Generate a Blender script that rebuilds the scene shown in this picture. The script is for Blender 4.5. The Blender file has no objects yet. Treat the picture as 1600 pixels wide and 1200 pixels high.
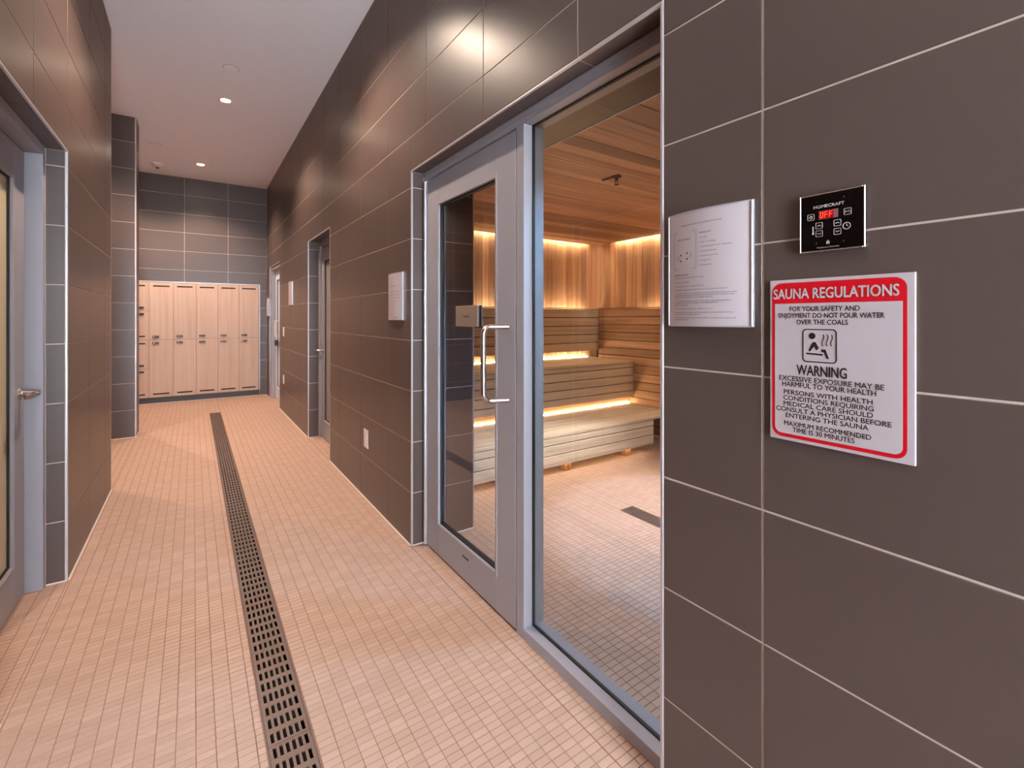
import bpy, math, random
from mathutils import Vector, Matrix
random.seed(7)
S = bpy.context.scene
COL = S.collection

# ------------------------------------------------------------------ camera
cam_d = bpy.data.cameras.new('camera')
cam = bpy.data.objects.new('camera', cam_d)
COL.objects.link(cam)
CAMZ = 1.3644
YAW = math.radians(34.304)
FPX = 729.8
cam.location = (0, 0, CAMZ)
cam.rotation_euler = (math.radians(90), 0, -YAW)
cam_d.sensor_width = 36
cam_d.lens = FPX / 1600 * 36
cam_d.shift_y = -(600 - 496.66) / 1600
cam_d.clip_start = 0.02
S.camera = cam

# ------------------------------------------------------------------ world, exposure
W = bpy.data.worlds.new('world')
S.world = W
W.use_nodes = True
bg = W.node_tree.nodes['Background']
bg.inputs[0].default_value = (0.77, 0.87, 1.0, 1)
bg.inputs[1].default_value = 32.0
S.view_settings.view_transform = 'Standard'
S.view_settings.look = 'None'
S.view_settings.gamma = 1
S.view_settings.use_curve_mapping = False
S.view_settings.exposure = 0.9
S.cycles.use_denoising = True
S.cycles.max_bounces = 12
S.cycles.diffuse_bounces = 8
S.cycles.glossy_bounces = 6
S.cycles.transparent_max_bounces = 12
S.cycles.caustics_reflective = False
S.cycles.caustics_refractive = False
S.cycles.sample_clamp_indirect = 6
WARM = (1.0, 0.79, 0.63)
AMBER = (1.0, 0.69, 0.40)
DOWN_POWER = (34, 150, 128, 130)
DOWNLIGHTS = [(0.28, 0.55), (0.28, 3.25), (0.28, 5.76), (0.09, 8.38)]
HIDDEN_POWER = (130, 100, 34)
HIDDEN_DOWNLIGHTS = [(-1.0, 8.38), (-1.25, 5.8), (0.28, -1.6)]

# ------------------------------------------------------------------ helpers
def lin(c):
    return tuple(((v / 255) / 12.92 if v / 255 <= 0.04045 else ((v / 255 + 0.055) / 1.055) ** 2.4) for v in c)

def new_mat(name):
    m = bpy.data.materials.new(name)
    m.use_nodes = True
    nt = m.node_tree
    return m, nt, nt.nodes['Principled BSDF']

def mat(name, rgb, rough=0.5, metal=0.0, spec=0.5, noise=0.0, nscale=20, bump=0.0, bscale=200):
    m, nt, b = new_mat(name)
    c = lin(rgb)
    b.inputs['Base Color'].default_value = (*c, 1)
    b.inputs['Roughness'].default_value = rough
    b.inputs['Metallic'].default_value = metal
    b.inputs['Specular IOR Level'].default_value = spec
    tc = None
    if noise or bump:
        tc = nt.nodes.new('ShaderNodeNewGeometry')
    if noise:
        n = nt.nodes.new('ShaderNodeTexNoise'); n.inputs['Scale'].default_value = nscale
        n.inputs['Detail'].default_value = 5
        nt.links.new(tc.outputs['Position'], n.inputs['Vector'])
        mx = nt.nodes.new('ShaderNodeMixRGB')
        mx.inputs[1].default_value = (*[v * (1 - noise) for v in c], 1)
        mx.inputs[2].default_value = (*[min(1, v * (1 + noise)) for v in c], 1)
        nt.links.new(n.outputs['Fac'], mx.inputs[0])
        nt.links.new(mx.outputs[0], b.inputs['Base Color'])
    if bump:
        n = nt.nodes.new('ShaderNodeTexNoise'); n.inputs['Scale'].default_value = bscale
        nt.links.new(tc.outputs['Position'], n.inputs['Vector'])
        bp = nt.nodes.new('ShaderNodeBump'); bp.inputs['Strength'].default_value = bump
        bp.inputs['Distance'].default_value = 0.001
        nt.links.new(n.outputs['Fac'], bp.inputs['Height'])
        nt.links.new(bp.outputs[0], b.inputs['Normal'])
    return m

def tile_mat(name, rgb, rough, var):
    """stone-look porcelain: fine speckle plus a small tone change from piece to piece"""
    m, nt, b = new_mat(name)
    c = lin(rgb)
    b.inputs['Roughness'].default_value = rough
    g = nt.nodes.new('ShaderNodeNewGeometry')
    oi = nt.nodes.new('ShaderNodeObjectInfo')
    n1 = nt.nodes.new('ShaderNodeTexNoise'); n1.inputs['Scale'].default_value = 380; n1.inputs['Detail'].default_value = 2
    n2 = nt.nodes.new('ShaderNodeTexNoise'); n2.inputs['Scale'].default_value = 3.0; n2.inputs['Detail'].default_value = 4
    for n in (n1, n2):
        nt.links.new(g.outputs['Position'], n.inputs['Vector'])
    def mth(op, a, bb):
        k = nt.nodes.new('ShaderNodeMath'); k.operation = op
        for i, v in enumerate((a, bb)):
            if isinstance(v, (int, float)): k.inputs[i].default_value = v
            else: nt.links.new(v, k.inputs[i])
        return k.outputs[0]
    f = mth('ADD', mth('MULTIPLY', n1.outputs['Fac'], 0.35), mth('MULTIPLY', n2.outputs['Fac'], 0.35))
    f = mth('ADD', f, mth('MULTIPLY', oi.outputs['Random'], 0.3))
    mx = nt.nodes.new('ShaderNodeMixRGB')
    mx.inputs[1].default_value = (*[v * (1 - var) for v in c], 1)
    mx.inputs[2].default_value = (*[v * (1 + var) for v in c], 1)
    nt.links.new(f, mx.inputs[0])
    nt.links.new(mx.outputs[0], b.inputs['Base Color'])
    bp = nt.nodes.new('ShaderNodeBump'); bp.inputs['Strength'].default_value = 0.12; bp.inputs['Distance'].default_value = 0.0006
    nt.links.new(n1.outputs['Fac'], bp.inputs['Height'])
    nt.links.new(bp.outputs[0], b.inputs['Normal'])
    return m

PX, PY = 0.0533, 0.0277       # mosaic pitch
OX, OY = 0.3800, 1.7290

def mosaic_mat():
    m, nt, b = new_mat('floor_mosaic')
    b.inputs['Roughness'].default_value = 0.48
    b.inputs['Specular IOR Level'].default_value = 0.4
    g = nt.nodes.new('ShaderNodeNewGeometry')
    sub = nt.nodes.new('ShaderNodeVectorMath'); sub.operation = 'SUBTRACT'; sub.inputs[1].default_value = (OX, OY, -0.5)
    div = nt.nodes.new('ShaderNodeVectorMath'); div.operation = 'DIVIDE'; div.inputs[1].default_value = (PX, PY, 1)
    fl = nt.nodes.new('ShaderNodeVectorMath'); fl.operation = 'FLOOR'
    wn = nt.nodes.new('ShaderNodeTexWhiteNoise'); wn.noise_dimensions = '3D'
    nt.links.new(g.outputs['Position'], sub.inputs[0]); nt.links.new(sub.outputs[0], div.inputs[0])
    nt.links.new(div.outputs[0], fl.inputs[0]); nt.links.new(fl.outputs[0], wn.inputs['Vector'])
    r = nt.nodes.new('ShaderNodeValToRGB')
    r.color_ramp.elements[0].color = (*lin((177, 143, 123)), 1)
    r.color_ramp.elements[1].color = (*lin((187, 153, 134)), 1)
    e = r.color_ramp.elements.new(0.55); e.color = (*lin((182, 148, 129)), 1)
    nt.links.new(wn.outputs['Value'], r.inputs[0])
    nt.links.new(r.outputs[0], b.inputs['Base Color'])
    return m

def wood_mat(name, axis, c0, c1, c2, rough=0.5, vscale=1.0, var=0.35):
    """grain runs along the axis; every board gets its own cut and tone"""
    m, nt, b = new_mat(name)
    b.inputs['Roughness'].default_value = rough
    b.inputs['Specular IOR Level'].default_value = 0.3
    tc = nt.nodes.new('ShaderNodeTexCoord'); oi = nt.nodes.new('ShaderNodeObjectInfo')
    mp = nt.nodes.new('ShaderNodeMapping')
    sc = [26 * vscale] * 3; sc[axis] = 0.9 * vscale
    mp.inputs['Scale'].default_value = sc
    cmb = nt.nodes.new('ShaderNodeCombineXYZ')
    ml = nt.nodes.new('ShaderNodeMath'); ml.operation = 'MULTIPLY'; ml.inputs[1].default_value = 311.0
    nt.links.new(oi.outputs['Random'], ml.inputs[0])
    for i in range(3): nt.links.new(ml.outputs[0], cmb.inputs[i])
    nt.links.new(tc.outputs['Object'], mp.inputs['Vector'])
    ad = nt.nodes.new('ShaderNodeVectorMath'); ad.operation = 'ADD'
    nt.links.new(mp.outputs[0], ad.inputs[0]); nt.links.new(cmb.outputs[0], ad.inputs[1])
    n = nt.nodes.new('ShaderNodeTexNoise'); n.inputs['Scale'].default_value = 1.0; n.inputs['Detail'].default_value = 6
    n.inputs['Roughness'].default_value = 0.6; n.inputs['Distortion'].default_value = 0.6
    nt.links.new(ad.outputs[0], n.inputs['Vector'])
    r = nt.nodes.new('ShaderNodeValToRGB')
    r.color_ramp.elements[0].position = 0.28; r.color_ramp.elements[0].color = (*lin(c0), 1)
    r.color_ramp.elements[1].position = 0.75; r.color_ramp.elements[1].color = (*lin(c2), 1)
    e = r.color_ramp.elements.new(0.5); e.color = (*lin(c1), 1)
    nt.links.new(n.outputs['Fac'], r.inputs[0])
    hs = nt.nodes.new('ShaderNodeHueSaturation')
    mr = nt.nodes.new('ShaderNodeMapRange'); mr.inputs[3].default_value = 1 - var; mr.inputs[4].default_value = 1 + var * 0.6
    nt.links.new(oi.outputs['Random'], mr.inputs[0])
    nt.links.new(mr.outputs[0], hs.inputs['Value'])
    nt.links.new(r.outputs[0], hs.inputs['Color'])
    nt.links.new(hs.outputs[0], b.inputs['Base Color'])
    bp = nt.nodes.new('ShaderNodeBump'); bp.inputs['Strength'].default_value = 0.15; bp.inputs['Distance'].default_value = 0.001
    nt.links.new(n.outputs['Fac'], bp.inputs['Height']); nt.links.new(bp.outputs[0], b.inputs['Normal'])
    return m

def emit_mat(name, rgb, strength):
    m = bpy.data.materials.new(name); m.use_nodes = True
    nt = m.node_tree; nt.nodes.remove(nt.nodes['Principled BSDF'])
    e = nt.nodes.new('ShaderNodeEmission'); e.inputs[0].default_value = (*rgb, 1); e.inputs[1].default_value = strength
    nt.links.new(e.outputs[0], nt.nodes['Material Output'].inputs[0])
    return m

def glass_mat(name, tint, gloss=1.0):
    m = bpy.data.materials.new(name); m.use_nodes = True
    nt = m.node_tree; nt.nodes.remove(nt.nodes['Principled BSDF'])
    tr = nt.nodes.new('ShaderNodeBsdfTransparent'); tr.inputs[0].default_value = (*tint, 1)
    gl = nt.nodes.new('ShaderNodeBsdfGlossy'); gl.inputs['Roughness'].default_value = 0.0
    gl.inputs[0].default_value = (gloss, gloss, gloss, 1)
    fr = nt.nodes.new('ShaderNodeFresnel')
    # same index of refraction seen from both sides of the thin pane
    gm_ = nt.nodes.new('ShaderNodeNewGeometry'); mr = nt.nodes.new('ShaderNodeMapRange')
    mr.inputs[3].default_value = 1.5; mr.inputs[4].default_value = 1 / 1.5
    nt.links.new(gm_.outputs['Backfacing'], mr.inputs[0]); nt.links.new(mr.outputs[0], fr.inputs[0])
    mx = nt.nodes.new('ShaderNodeMixShader')
    nt.links.new(fr.outputs[0], mx.inputs[0]); nt.links.new(tr.outputs[0], mx.inputs[1]); nt.links.new(gl.outputs[0], mx.inputs[2])
    nt.links.new(mx.outputs[0], nt.nodes['Material Output'].inputs[0])
    return m

M = {}
M['tile'] = tile_mat('slate_grey_wall_tile', (83, 68, 63), 0.34, 0.10)
M['grout'] = mat('pale_grout', (205, 184, 173), 0.8)
M['floor_tile'] = mosaic_mat()
M['floor_grout'] = mat('brown_floor_grout', (138, 98, 80), 0.85)
M['ceiling'] = mat('ceiling_paint', (250, 247, 250), 0.85, noise=0.03, nscale=6, bump=0.2, bscale=60)
M['metal'] = mat('satin_aluminium', (205, 200, 205), 0.35, 0.6)
M['bead'] = mat('white_sealant', (222, 205, 195), 0.5)
M['frame'] = mat('warm_grey_painted_steel', (154, 149, 154), 0.38, 0.0, 0.5)
M['leaf_cool_lit'] = mat('cool_lit_grey_paint', (206, 214, 228), 0.35)  # paler and bluer than the other doors, cool light put into the paint
M['stainless'] = mat('brushed_stainless', (200, 190, 186), 0.25, 1.0)
M['chrome'] = mat('chrome', (220, 220, 225), 0.12, 1.0)
M['gasket'] = mat('black_gasket', (22, 18, 18), 0.6)
M['dark'] = mat('dark_void', (14, 10, 9), 0.9)  # near-black, stands in for shade behind board gaps and in the drain
M['glass'] = glass_mat('clear_glass', (0.93, 0.95, 0.94))
M['doorglass'] = glass_mat('door_glass', (0.86, 0.90, 0.92))
M['frosted'] = mat('frosted_glass', (206, 192, 160), 0.3)
M['smoked'] = mat('privacy_glass', (150, 140, 132), 0.12)
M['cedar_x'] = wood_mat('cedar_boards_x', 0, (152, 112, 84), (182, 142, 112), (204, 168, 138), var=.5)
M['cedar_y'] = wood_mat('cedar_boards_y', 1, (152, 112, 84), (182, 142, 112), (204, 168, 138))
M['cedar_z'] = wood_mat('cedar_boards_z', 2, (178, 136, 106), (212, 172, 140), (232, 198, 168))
M['bench_x'] = wood_mat('bench_wood_x', 0, (186, 172, 152), (212, 200, 182), (230, 218, 204), var=0.12)
M['bench_z'] = wood_mat('bench_wood_z', 2, (160, 112, 72), (196, 146, 100), (212, 166, 124), var=0.16)
M['laminate'] = wood_mat('maple_laminate', 2, (190, 156, 136), (200, 168, 149), (206, 177, 160), 0.45, 0.8, 0.03)
M['edge'] = mat('gap_shade_brown', (120, 78, 58), 0.7)  # darker than the laminate, puts shade into the gaps between locker doors
M['plinth'] = mat('charcoal_plinth', (70, 66, 68), 0.5)
M['slot'] = mat('dark_recess', (30, 16, 12), 0.8)
M['lock'] = mat('dark_brown_lock', (46, 34, 32), 0.35)
M['steel'] = mat('weathered_steel_grate', (108, 88, 80), 0.45, 0.4, noise=0.12, nscale=30)
M['white'] = mat('white_plastic', (225, 215, 212), 0.35)
M['paper'] = mat('paper', (180, 167, 170), 0.6)
M['acrylic'] = mat('clear_edge_acrylic', (222, 216, 216), 0.2)
M['ink'] = mat('ink', (40, 30, 32), 0.7)
M['ink_grey'] = mat('ink_light', (84, 70, 72), 0.7)
M['black'] = mat('sign_black', (34, 26, 28), 0.5)
M['red'] = mat('sign_red', (196, 12, 28), 0.35)
M['signwhite'] = mat('sign_white', (182, 171, 175), 0.35)
M['blackglass'] = mat('black_glass', (8, 4, 4), 0.08)
M['print'] = mat('panel_print', (190, 180, 178), 0.5)
M['led_red'] = emit_mat('red_digits', (1.0, 0.05, 0.03), 1.6)
M['display'] = mat('display_window', (120, 84, 88), 0.25)
M['display_red'] = emit_mat('display_red_glow', (1.0, 0.01, 0.01), 0.22)
M['amber'] = emit_mat('amber_led', AMBER, 42.0)
M['bench_led'] = emit_mat('bench_amber_led', AMBER, 34.0)
M['floor_led'] = emit_mat('warm_floor_led', (1.0, 0.66, 0.36), 6.0)
M['lamp'] = emit_mat('lamp_lens', (1.0, 0.82, 0.62), 40.0)
M['bronze'] = mat('bronze_fitting', (70, 34, 22), 0.4, 0.7)
M['lamp_trim'] = mat('lamp_trim', (205, 190, 185), 0.5)

class MB:
    def __init__(s): s.v = []; s.f = []
    def box(s, x0, x1, y0, y1, z0, z1, ch=0.0):
        if x1 < x0: x0, x1 = x1, x0
        if y1 < y0: y0, y1 = y1, y0
        if z1 < z0: z0, z1 = z1, z0
        n = len(s.v)
        if ch <= 0:
            s.v += [(x0, y0, z0), (x1, y0, z0), (x1, y1, z0), (x0, y1, z0), (x0, y0, z1), (x1, y0, z1), (x1, y1, z1), (x0, y1, z1)]
            s.f += [tuple(n + i for i in q) for q in ((0, 3, 2, 1), (4, 5, 6, 7), (0, 1, 5, 4), (1, 2, 6, 5), (2, 3, 7, 6), (3, 0, 4, 7))]
            return s
        ch = min(ch, (x1 - x0) * .45, (y1 - y0) * .45, (z1 - z0) * .45)
        c = Vector(((x0 + x1) / 2, (y0 + y1) / 2, (z0 + z1) / 2)); h = ((x1 - x0) / 2, (y1 - y0) / 2, (z1 - z0) / 2)
        idx = {}
        for sx in (-1, 1):
            for sy in (-1, 1):
                for sz in (-1, 1):
                    for a in range(3):
                        sg = (sx, sy, sz)
                        p = [c[i] + sg[i] * (h[i] - (0 if i == a else ch)) for i in range(3)]
                        idx[(sx, sy, sz, a)] = len(s.v); s.v.append(tuple(p))
        def q(*k):
            ids = [idx[i] for i in k]
            a, b, d = (Vector(s.v[ids[j]]) for j in (0, 1, 2))
            nrm = (b - a).cross(d - a); mid = sum((Vector(s.v[j]) for j in ids), Vector()) / len(ids) - c
            s.f.append(tuple(ids if nrm.dot(mid) > 0 else ids[::-1]))
        for a in range(3):
            b_, d_ = [i for i in range(3) if i != a]
            for sa in (-1, 1):
                def k(sb, sd):
                    g = [0, 0, 0]; g[a] = sa; g[b_] = sb; g[d_] = sd
                    return (*g, a)
                q(k(-1, -1), k(1, -1), k(1, 1), k(-1, 1))
        for a in range(3):
            b_, d_ = [i for i in range(3) if i != a]
            for sb in (-1, 1):
                for sd in (-1, 1):
                    def k(sa, w):
                        g = [0, 0, 0]; g[a] = sa; g[b_] = sb; g[d_] = sd
                        return (*g, w)
                    q(k(-1, b_), k(1, b_), k(1, d_), k(-1, d_))
        for sx in (-1, 1):
            for sy in (-1, 1):
                for sz in (-1, 1):
                    q((sx, sy, sz, 0), (sx, sy, sz, 1), (sx, sy, sz, 2))
        return s
    def ring(s, c, ax, r, n):
        ax = Vector(ax).normalized(); u = ax.orthogonal().normalized(); w = ax.cross(u)
        b = len(s.v)
        for i in range(n):
            t = 2 * math.pi * i / n
            s.v.append(tuple(Vector(c) + u * (r * math.cos(t)) + w * (r * math.sin(t))))
        return list(range(b, b + n))
    def lathe(s, c, ax, prof, n=24):
        """prof: (distance along the axis, radius)"""
        ax = Vector(ax).normalized(); rings = [s.ring(Vector(c) + ax * d, ax, max(r, 1e-5), n) for d, r in prof]
        for a, b in zip(rings, rings[1:]):
            for i in range(n): s.f.append((a[i], a[(i + 1) % n], b[(i + 1) % n], b[i]))
        s.f.append(tuple(rings[0][::-1])); s.f.append(tuple(rings[-1]))
        return s
    def tube(s, pts, r, n=12):
        pts = [Vector(p) for p in pts]; rings = []; u = None
        for i, p in enumerate(pts):
            t = (pts[min(i + 1, len(pts) - 1)] - pts[max(i - 1, 0)]).normalized()
            if u is None: u = t.orthogonal().normalized()
            u = (u - t * u.dot(t)).normalized(); w = t.cross(u); b = len(s.v)
            for k in range(n):
                a = 2 * math.pi * k / n; s.v.append(tuple(p + u * (r * math.cos(a)) + w * (r * math.sin(a))))
            rings.append(list(range(b, b + n)))
        for a, b in zip(rings, rings[1:]):
            for i in range(n): s.f.append((a[i], a[(i + 1) % n], b[(i + 1) % n], b[i]))
        s.f.append(tuple(rings[0][::-1])); s.f.append(tuple(rings[-1]))
        return s
    def prism(s, poly, fn, d0, d1):
        """poly of 2-d points, fn(u, v, depth) -> world point"""
        n = len(poly); b = len(s.v)
        s.v += [tuple(fn(u, v, d0)) for u, v in poly] + [tuple(fn(u, v, d1)) for u, v in poly]
        s.f.append(tuple(range(b, b + n))); s.f.append(tuple(range(b + 2 * n - 1, b + n - 1, -1)))
        for i in range(n): s.f.append((b + i, b + n + i, b + n + (i + 1) % n, b + (i + 1) % n))
        return s

ORG = {}
def mesh_of(name, mb, org=(0, 0, 0), smooth=False, recalc=False):
    me = bpy.data.meshes.new(name)
    me.from_pydata([(x - org[0], y - org[1], z - org[2]) for x, y, z in mb.v], [], mb.f)
    if recalc:
        import bmesh
        bm = bmesh.new(); bm.from_mesh(me); bmesh.ops.recalc_face_normals(bm, faces=bm.faces); bm.to_mesh(me); bm.free()
    if smooth:
        me.shade_smooth()
        me.set_sharp_from_angle(angle=math.radians(35))
    return me

def obj(name, mb, m, parent=None, org=None, smooth=False, kind=None, label=None):
    """one mesh object; the origin is the parent's (or org, in world space)"""
    po = ORG.get(parent.name, Vector((0, 0, 0))) if parent else Vector((0, 0, 0))
    o_ = Vector(org) if org is not None else Vector(po)
    me = mesh_of(name, mb, o_, smooth, recalc=True)
    me.materials.append(m)
    o = bpy.data.objects.new(name, me)
    o.location = o_ - po
    if parent: o.parent = parent
    COL.objects.link(o)
    ORG[o.name] = o_
    if kind: o['kind'] = kind
    if label: o['label'] = label
    return o

def thing(name, loc, label=None, cat=None, group=None, kind=None):
    o = bpy.data.objects.new(name, None); o.location = loc; o.empty_display_size = 0.1
    COL.objects.link(o); ORG[o.name] = Vector(loc)
    if label: o['label'] = label
    if cat: o['category'] = cat
    if group: o['group'] = group
    if kind: o['kind'] = kind
    return o

def copy_tree(o, delta, parent=None):
    c = o.copy(); COL.objects.link(c)
    ORG[c.name] = ORG[o.name] + Vector(delta)
    if parent: c.parent = parent
    else: c.location = o.location + Vector(delta)
    for ch in list(o.children):
        copy_tree(ch, delta, c)
    return c

# ------------------------------------------------------------------ dimensions
R, L, B, C = 1.0754, -0.5385, 9.309, 3.6526
ZJ = [0.0096 + 0.305 * k for k in range(13)]
TH = 0.0018       # tile thickness in front of the grout
G = 0.0021       # half a grout joint
BACK = -2.6      # the corridor goes on behind the camera to here
O1 = (0.8385, 2.645, 2.240)
O2 = (4.655, 5.690, 2.228)
O3 = (7.790, 8.900, 2.215)
LO = (2.255, 3.300, 2.228)        # opening in the left wall
XI = 1.500                        # inner face of the wall towards the sauna

def cut(rect, holes):
    out = [rect]
    for h in holes:
        nxt = []
        for a0, a1, b0, b1 in out:
            h0, h1, k0, k1 = h
            if h1 <= a0 or h0 >= a1 or k1 <= b0 or k0 >= b1: nxt.append((a0, a1, b0, b1)); continue
            if a0 < h0: nxt.append((a0, h0, b0, b1))
            if h1 < a1: nxt.append((h1, a1, b0, b1))
            if b0 < k0: nxt.append((max(a0, h0), min(a1, h1), b0, k0))
            if k1 < b1: nxt.append((max(a0, h0), min(a1, h1), k1, b1))
        out = nxt
    return out

TILE_CACHE = {}
def tiles(parent, axis, face, sgn, us, zs, holes=(), m=None):
    """tiles on the plane axis=face whose outside looks along sgn; us, zs joint positions"""
    m = m or M['tile']
    for u0, u1 in zip(us, us[1:]):
        for z0, z1 in zip(zs, zs[1:]):
            for a0, a1, b0, b1 in cut((u0 + G, u1 - G, z0 + G, z1 - G), holes):
                w, h = a1 - a0, b1 - b0
                if w < 0.006 or h < 0.006: continue
                key = (axis, sgn, round(w, 4), round(h, 4))
                if key not in TILE_CACHE:
                    mb = MB(); e = 0.0012
                    # front face slightly smaller than the back: an eased edge; open at the back
                    def P(u, v, d): return (-sgn * d, u, v) if axis == 0 else (u, -sgn * d, v)
                    q = [(-w / 2, -h / 2), (w / 2, -h / 2), (w / 2, h / 2), (-w / 2, h / 2)]
                    for d, k in ((TH, 0), (e, 0), (0, e)):
                        for u, v in q:
                            mb.v.append(P(u - math.copysign(k, u), v - math.copysign(k, v), d))
                    for r_ in (0, 4):
                        for i in range(4): mb.f.append((r_ + i, r_ + (i + 1) % 4, r_ + 4 + (i + 1) % 4, r_ + 4 + i))
                    mb.f.append((8, 9, 10, 11)); mb.f.append((3, 2, 1, 0))
                    me = mesh_of('wall_tile', mb, recalc=True); me.materials.append(m)
                    TILE_CACHE[key] = me
                o = bpy.data.objects.new('wall_tile', TILE_CACHE[key])
                uc, zc = (a0 + a1) / 2, (b0 + b1) / 2
                o.location = (face, uc, zc) if axis == 0 else (uc, face, zc)
                o.parent = parent
                COL.objects.link(o)

def joints(start, pitch, lo, hi):
    k = math.ceil((lo - start) / pitch + 1e-6); out = [lo]
    while start + k * pitch < hi - 1e-6:
        v = start + k * pitch
        if v - out[-1] > 0.012: out.append(v)
        k += 1
    out.append(hi); return out
def zrows(lo, hi):
    return [lo] + [z for z in ZJ if lo + 0.012 < z < hi - 0.012] + [hi]

# ------------------------------------------------------------------ structure: walls
# corridor's right wall, with the sauna front, and two doors further along
wr = MB()
s = R + TH
segs = [(BACK, O1[0]), (O1[1], O2[0]), (O2[1], O3[0]), (O3[1], B)]
for a, b in segs: wr.box(s, XI, a, b, 0, C)
for o in (O1, O2, O3): wr.box(s, XI, o[0], o[1], o[2], C)
for o in (O2, O3): wr.box(1.36, XI, o[0], o[1], 0, o[2])
wall_right = obj('wall_right', wr, M['grout'], kind='structure')
yj = joints(0.559, 0.623, BACK, B)
holes = [(o[0] - .008, o[1] + .008, -1, o[2] + .008) for o in (O1, O2, O3)]
tiles(wall_right, 0, R, -1, yj, zrows(0.004, C), holes)
# reveals
FR1, FR2, FR3 = 1.155, 1.190, 1.095
for (o, fr) in ((O1, FR1), (O2, FR2), (O3, FR3)):
    tiles(wall_right, 1, o[1] - TH, -1, [R + .009, fr], zrows(0.004, o[2]))
    tiles(wall_right, 1, o[0] + TH, 1, [R + .009, fr], zrows(0.004, o[2]))
def soffit(name, parent, x0, x1, y0, y1, z, pitch, y_start):
    for a, b in zip(joints(y_start, pitch, y0, y1), joints(y_start, pitch, y0, y1)[1:]):
        mb = MB().box(x0 + G, x1 - G, a + G, b - G, z - TH, z - .0001, 0.0008)
        obj('wall_tile', mb, M['tile'], parent, org=((x0 + x1) / 2, (a + b) / 2, z))
soffit('s', wall_right, R + .009, FR1, O1[0] + TH, O1[1] - TH, O1[2], .623, .559)
soffit('s', wall_right, R + .009, FR2, O2[0] + TH, O2[1] - TH, O2[2], .623, .559)
soffit('s', wall_right, R + .009, FR3, O3[0] + TH, O3[1] - TH, O3[2], .623, .559)
# inner reveal of the sauna front (behind the frame) : tiled pier face and header underside
XF = 1.262
tiles(wall_right, 1, O1[1] - TH, -1, [XF, XI - .006], zrows(0.004, O1[2]))
tiles(wall_right, 1, O1[0] + TH, 1, [XF, XI - .006], zrows(0.004, O1[2]))
soffit('s', wall_right, XF, XI - .006, O1[0] + TH, O1[1] - TH, O1[2], .623, .75)

# left wall
WL = -0.95
sl = L - TH
wl = MB()
wl.box(WL, sl, BACK, LO[0], 0, C); wl.box(WL, sl, LO[1], 4.845, 0, C); wl.box(WL, sl, LO[0], LO[1], LO[2], C)
wl.box(WL, -0.80, LO[0], LO[1], 0, LO[2])
wall_left = obj('wall_left', wl, M['grout'], kind='structure')
tiles(wall_left, 0, L, 1, joints(3.92, 0.623, BACK, 4.845), zrows(0.004, C), [(LO[0] - .008, LO[1] + .008, -1, LO[2] + .008)])
tiles(wall_left, 1, LO[1] - TH, -1, [-0.622, L - .009], zrows(0.004, LO[2]))
tiles(wall_left, 1, LO[0] + TH, 1, [-0.622, L - .009], zrows(0.004, LO[2]))
soffit('s', wall_left, -0.622, L - .009, LO[0] + TH, LO[1] - TH, LO[2], .623, 2.67)
# return of the left wall into the side bay
tiles(wall_left, 1, 4.845 + TH, 1, joints(-.95, .61, WL + .01, L - .01), zrows(0.004, C))

# pier between the side bays
AX = -2.3
pl = MB().box(AX, sl, 6.83 + TH, 7.16, 0, C)
wall_pier = obj('wall_middle', pl, M['grout'], kind='structure')
tiles(wall_pier, 1, 6.83, -1, joints(-0.55 - .61 * 3, .61, AX, L - .009), zrows(0.004, C))
tiles(wall_pier, 0, L, 1, [6.83 + .009, 7.16], zrows(0.004, C))
tiles(wall_pier, 1, 7.16 + TH, 1, joints(-0.55 - .61 * 3, .61, AX, L - .009), zrows(0.004, C))
# far side wall of the bays
ab = MB().box(AX - .15, AX - TH, 4.6, B + .5, 0, C)
ab.box(AX - .15, WL, 4.4, 4.6, 0, C)
wall_bay = obj('wall_bay', ab, M['grout'], kind='structure')
tiles(wall_bay, 0, AX, 1, joints(4.61, .623, 4.61, 6.83), zrows(0.004, C))
tiles(wall_bay, 0, AX, 1, joints(7.17, .623, 7.17, B), zrows(0.004, C))

# back wall with the locker niche
LX0, LX1, LZ = -1.196, 0.957, 1.935
sb = B + TH
bw = MB().box(AX, LX0 - .01, sb, B + .5, 0, C).box(LX1 + .01, XI, sb, B + .5, 0, C).box(LX0 - .01, LX1 + .01, sb, B + .5, LZ + .01, C).box(LX0 - .01, LX1 + .01, B + .44, B + .5, 0, LZ + .01)
wall_back = obj('wall_back', bw, M['grout'], kind='structure')
tiles(wall_back, 1, B, -1, joints(-0.12, .61, AX, R), zrows(0.004, C), [(LX0 - .012, LX1 + .012, -1, LZ + .012)])

# wall behind the camera with a wide window to the daylight
wf = MB()
wx0, wx1, wz0, wz1 = L + .12, R - .12, 0.25, 2.45
wf.box(L, wx0, BACK - .15, BACK, 0, C).box(wx1, R, BACK - .15, BACK, 0, C).box(wx0, wx1, BACK - .15, BACK, 0, wz0).box(wx0, wx1, BACK - .15, BACK, wz1, C)
wall_front = obj('wall_front', wf, M['tile'], kind='structure')
win = thing('window_1', ((wx0 + wx1) / 2, BACK - .1, wz0), kind='structure')
f = MB()
for a, b in ((wx0, wx0 + .05), (wx1 - .05, wx1), ((wx0 + wx1) / 2 - .025, (wx0 + wx1) / 2 + .025)): f.box(a, b, BACK - .12, BACK - .06, wz0, wz1, .003)
f.box(wx0, wx1, BACK - .12, BACK - .06, wz0, wz0 + .05, .003).box(wx0, wx1, BACK - .12, BACK - .06, wz1 - .05, wz1, .003)
obj('window_frame', f, M['frame'], win)
obj('pane', MB().box(wx0 + .04, wx1 - .04, BACK - .093, BACK - .087, wz0 + .04, wz1 - .04), M['glass'], win)

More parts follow.
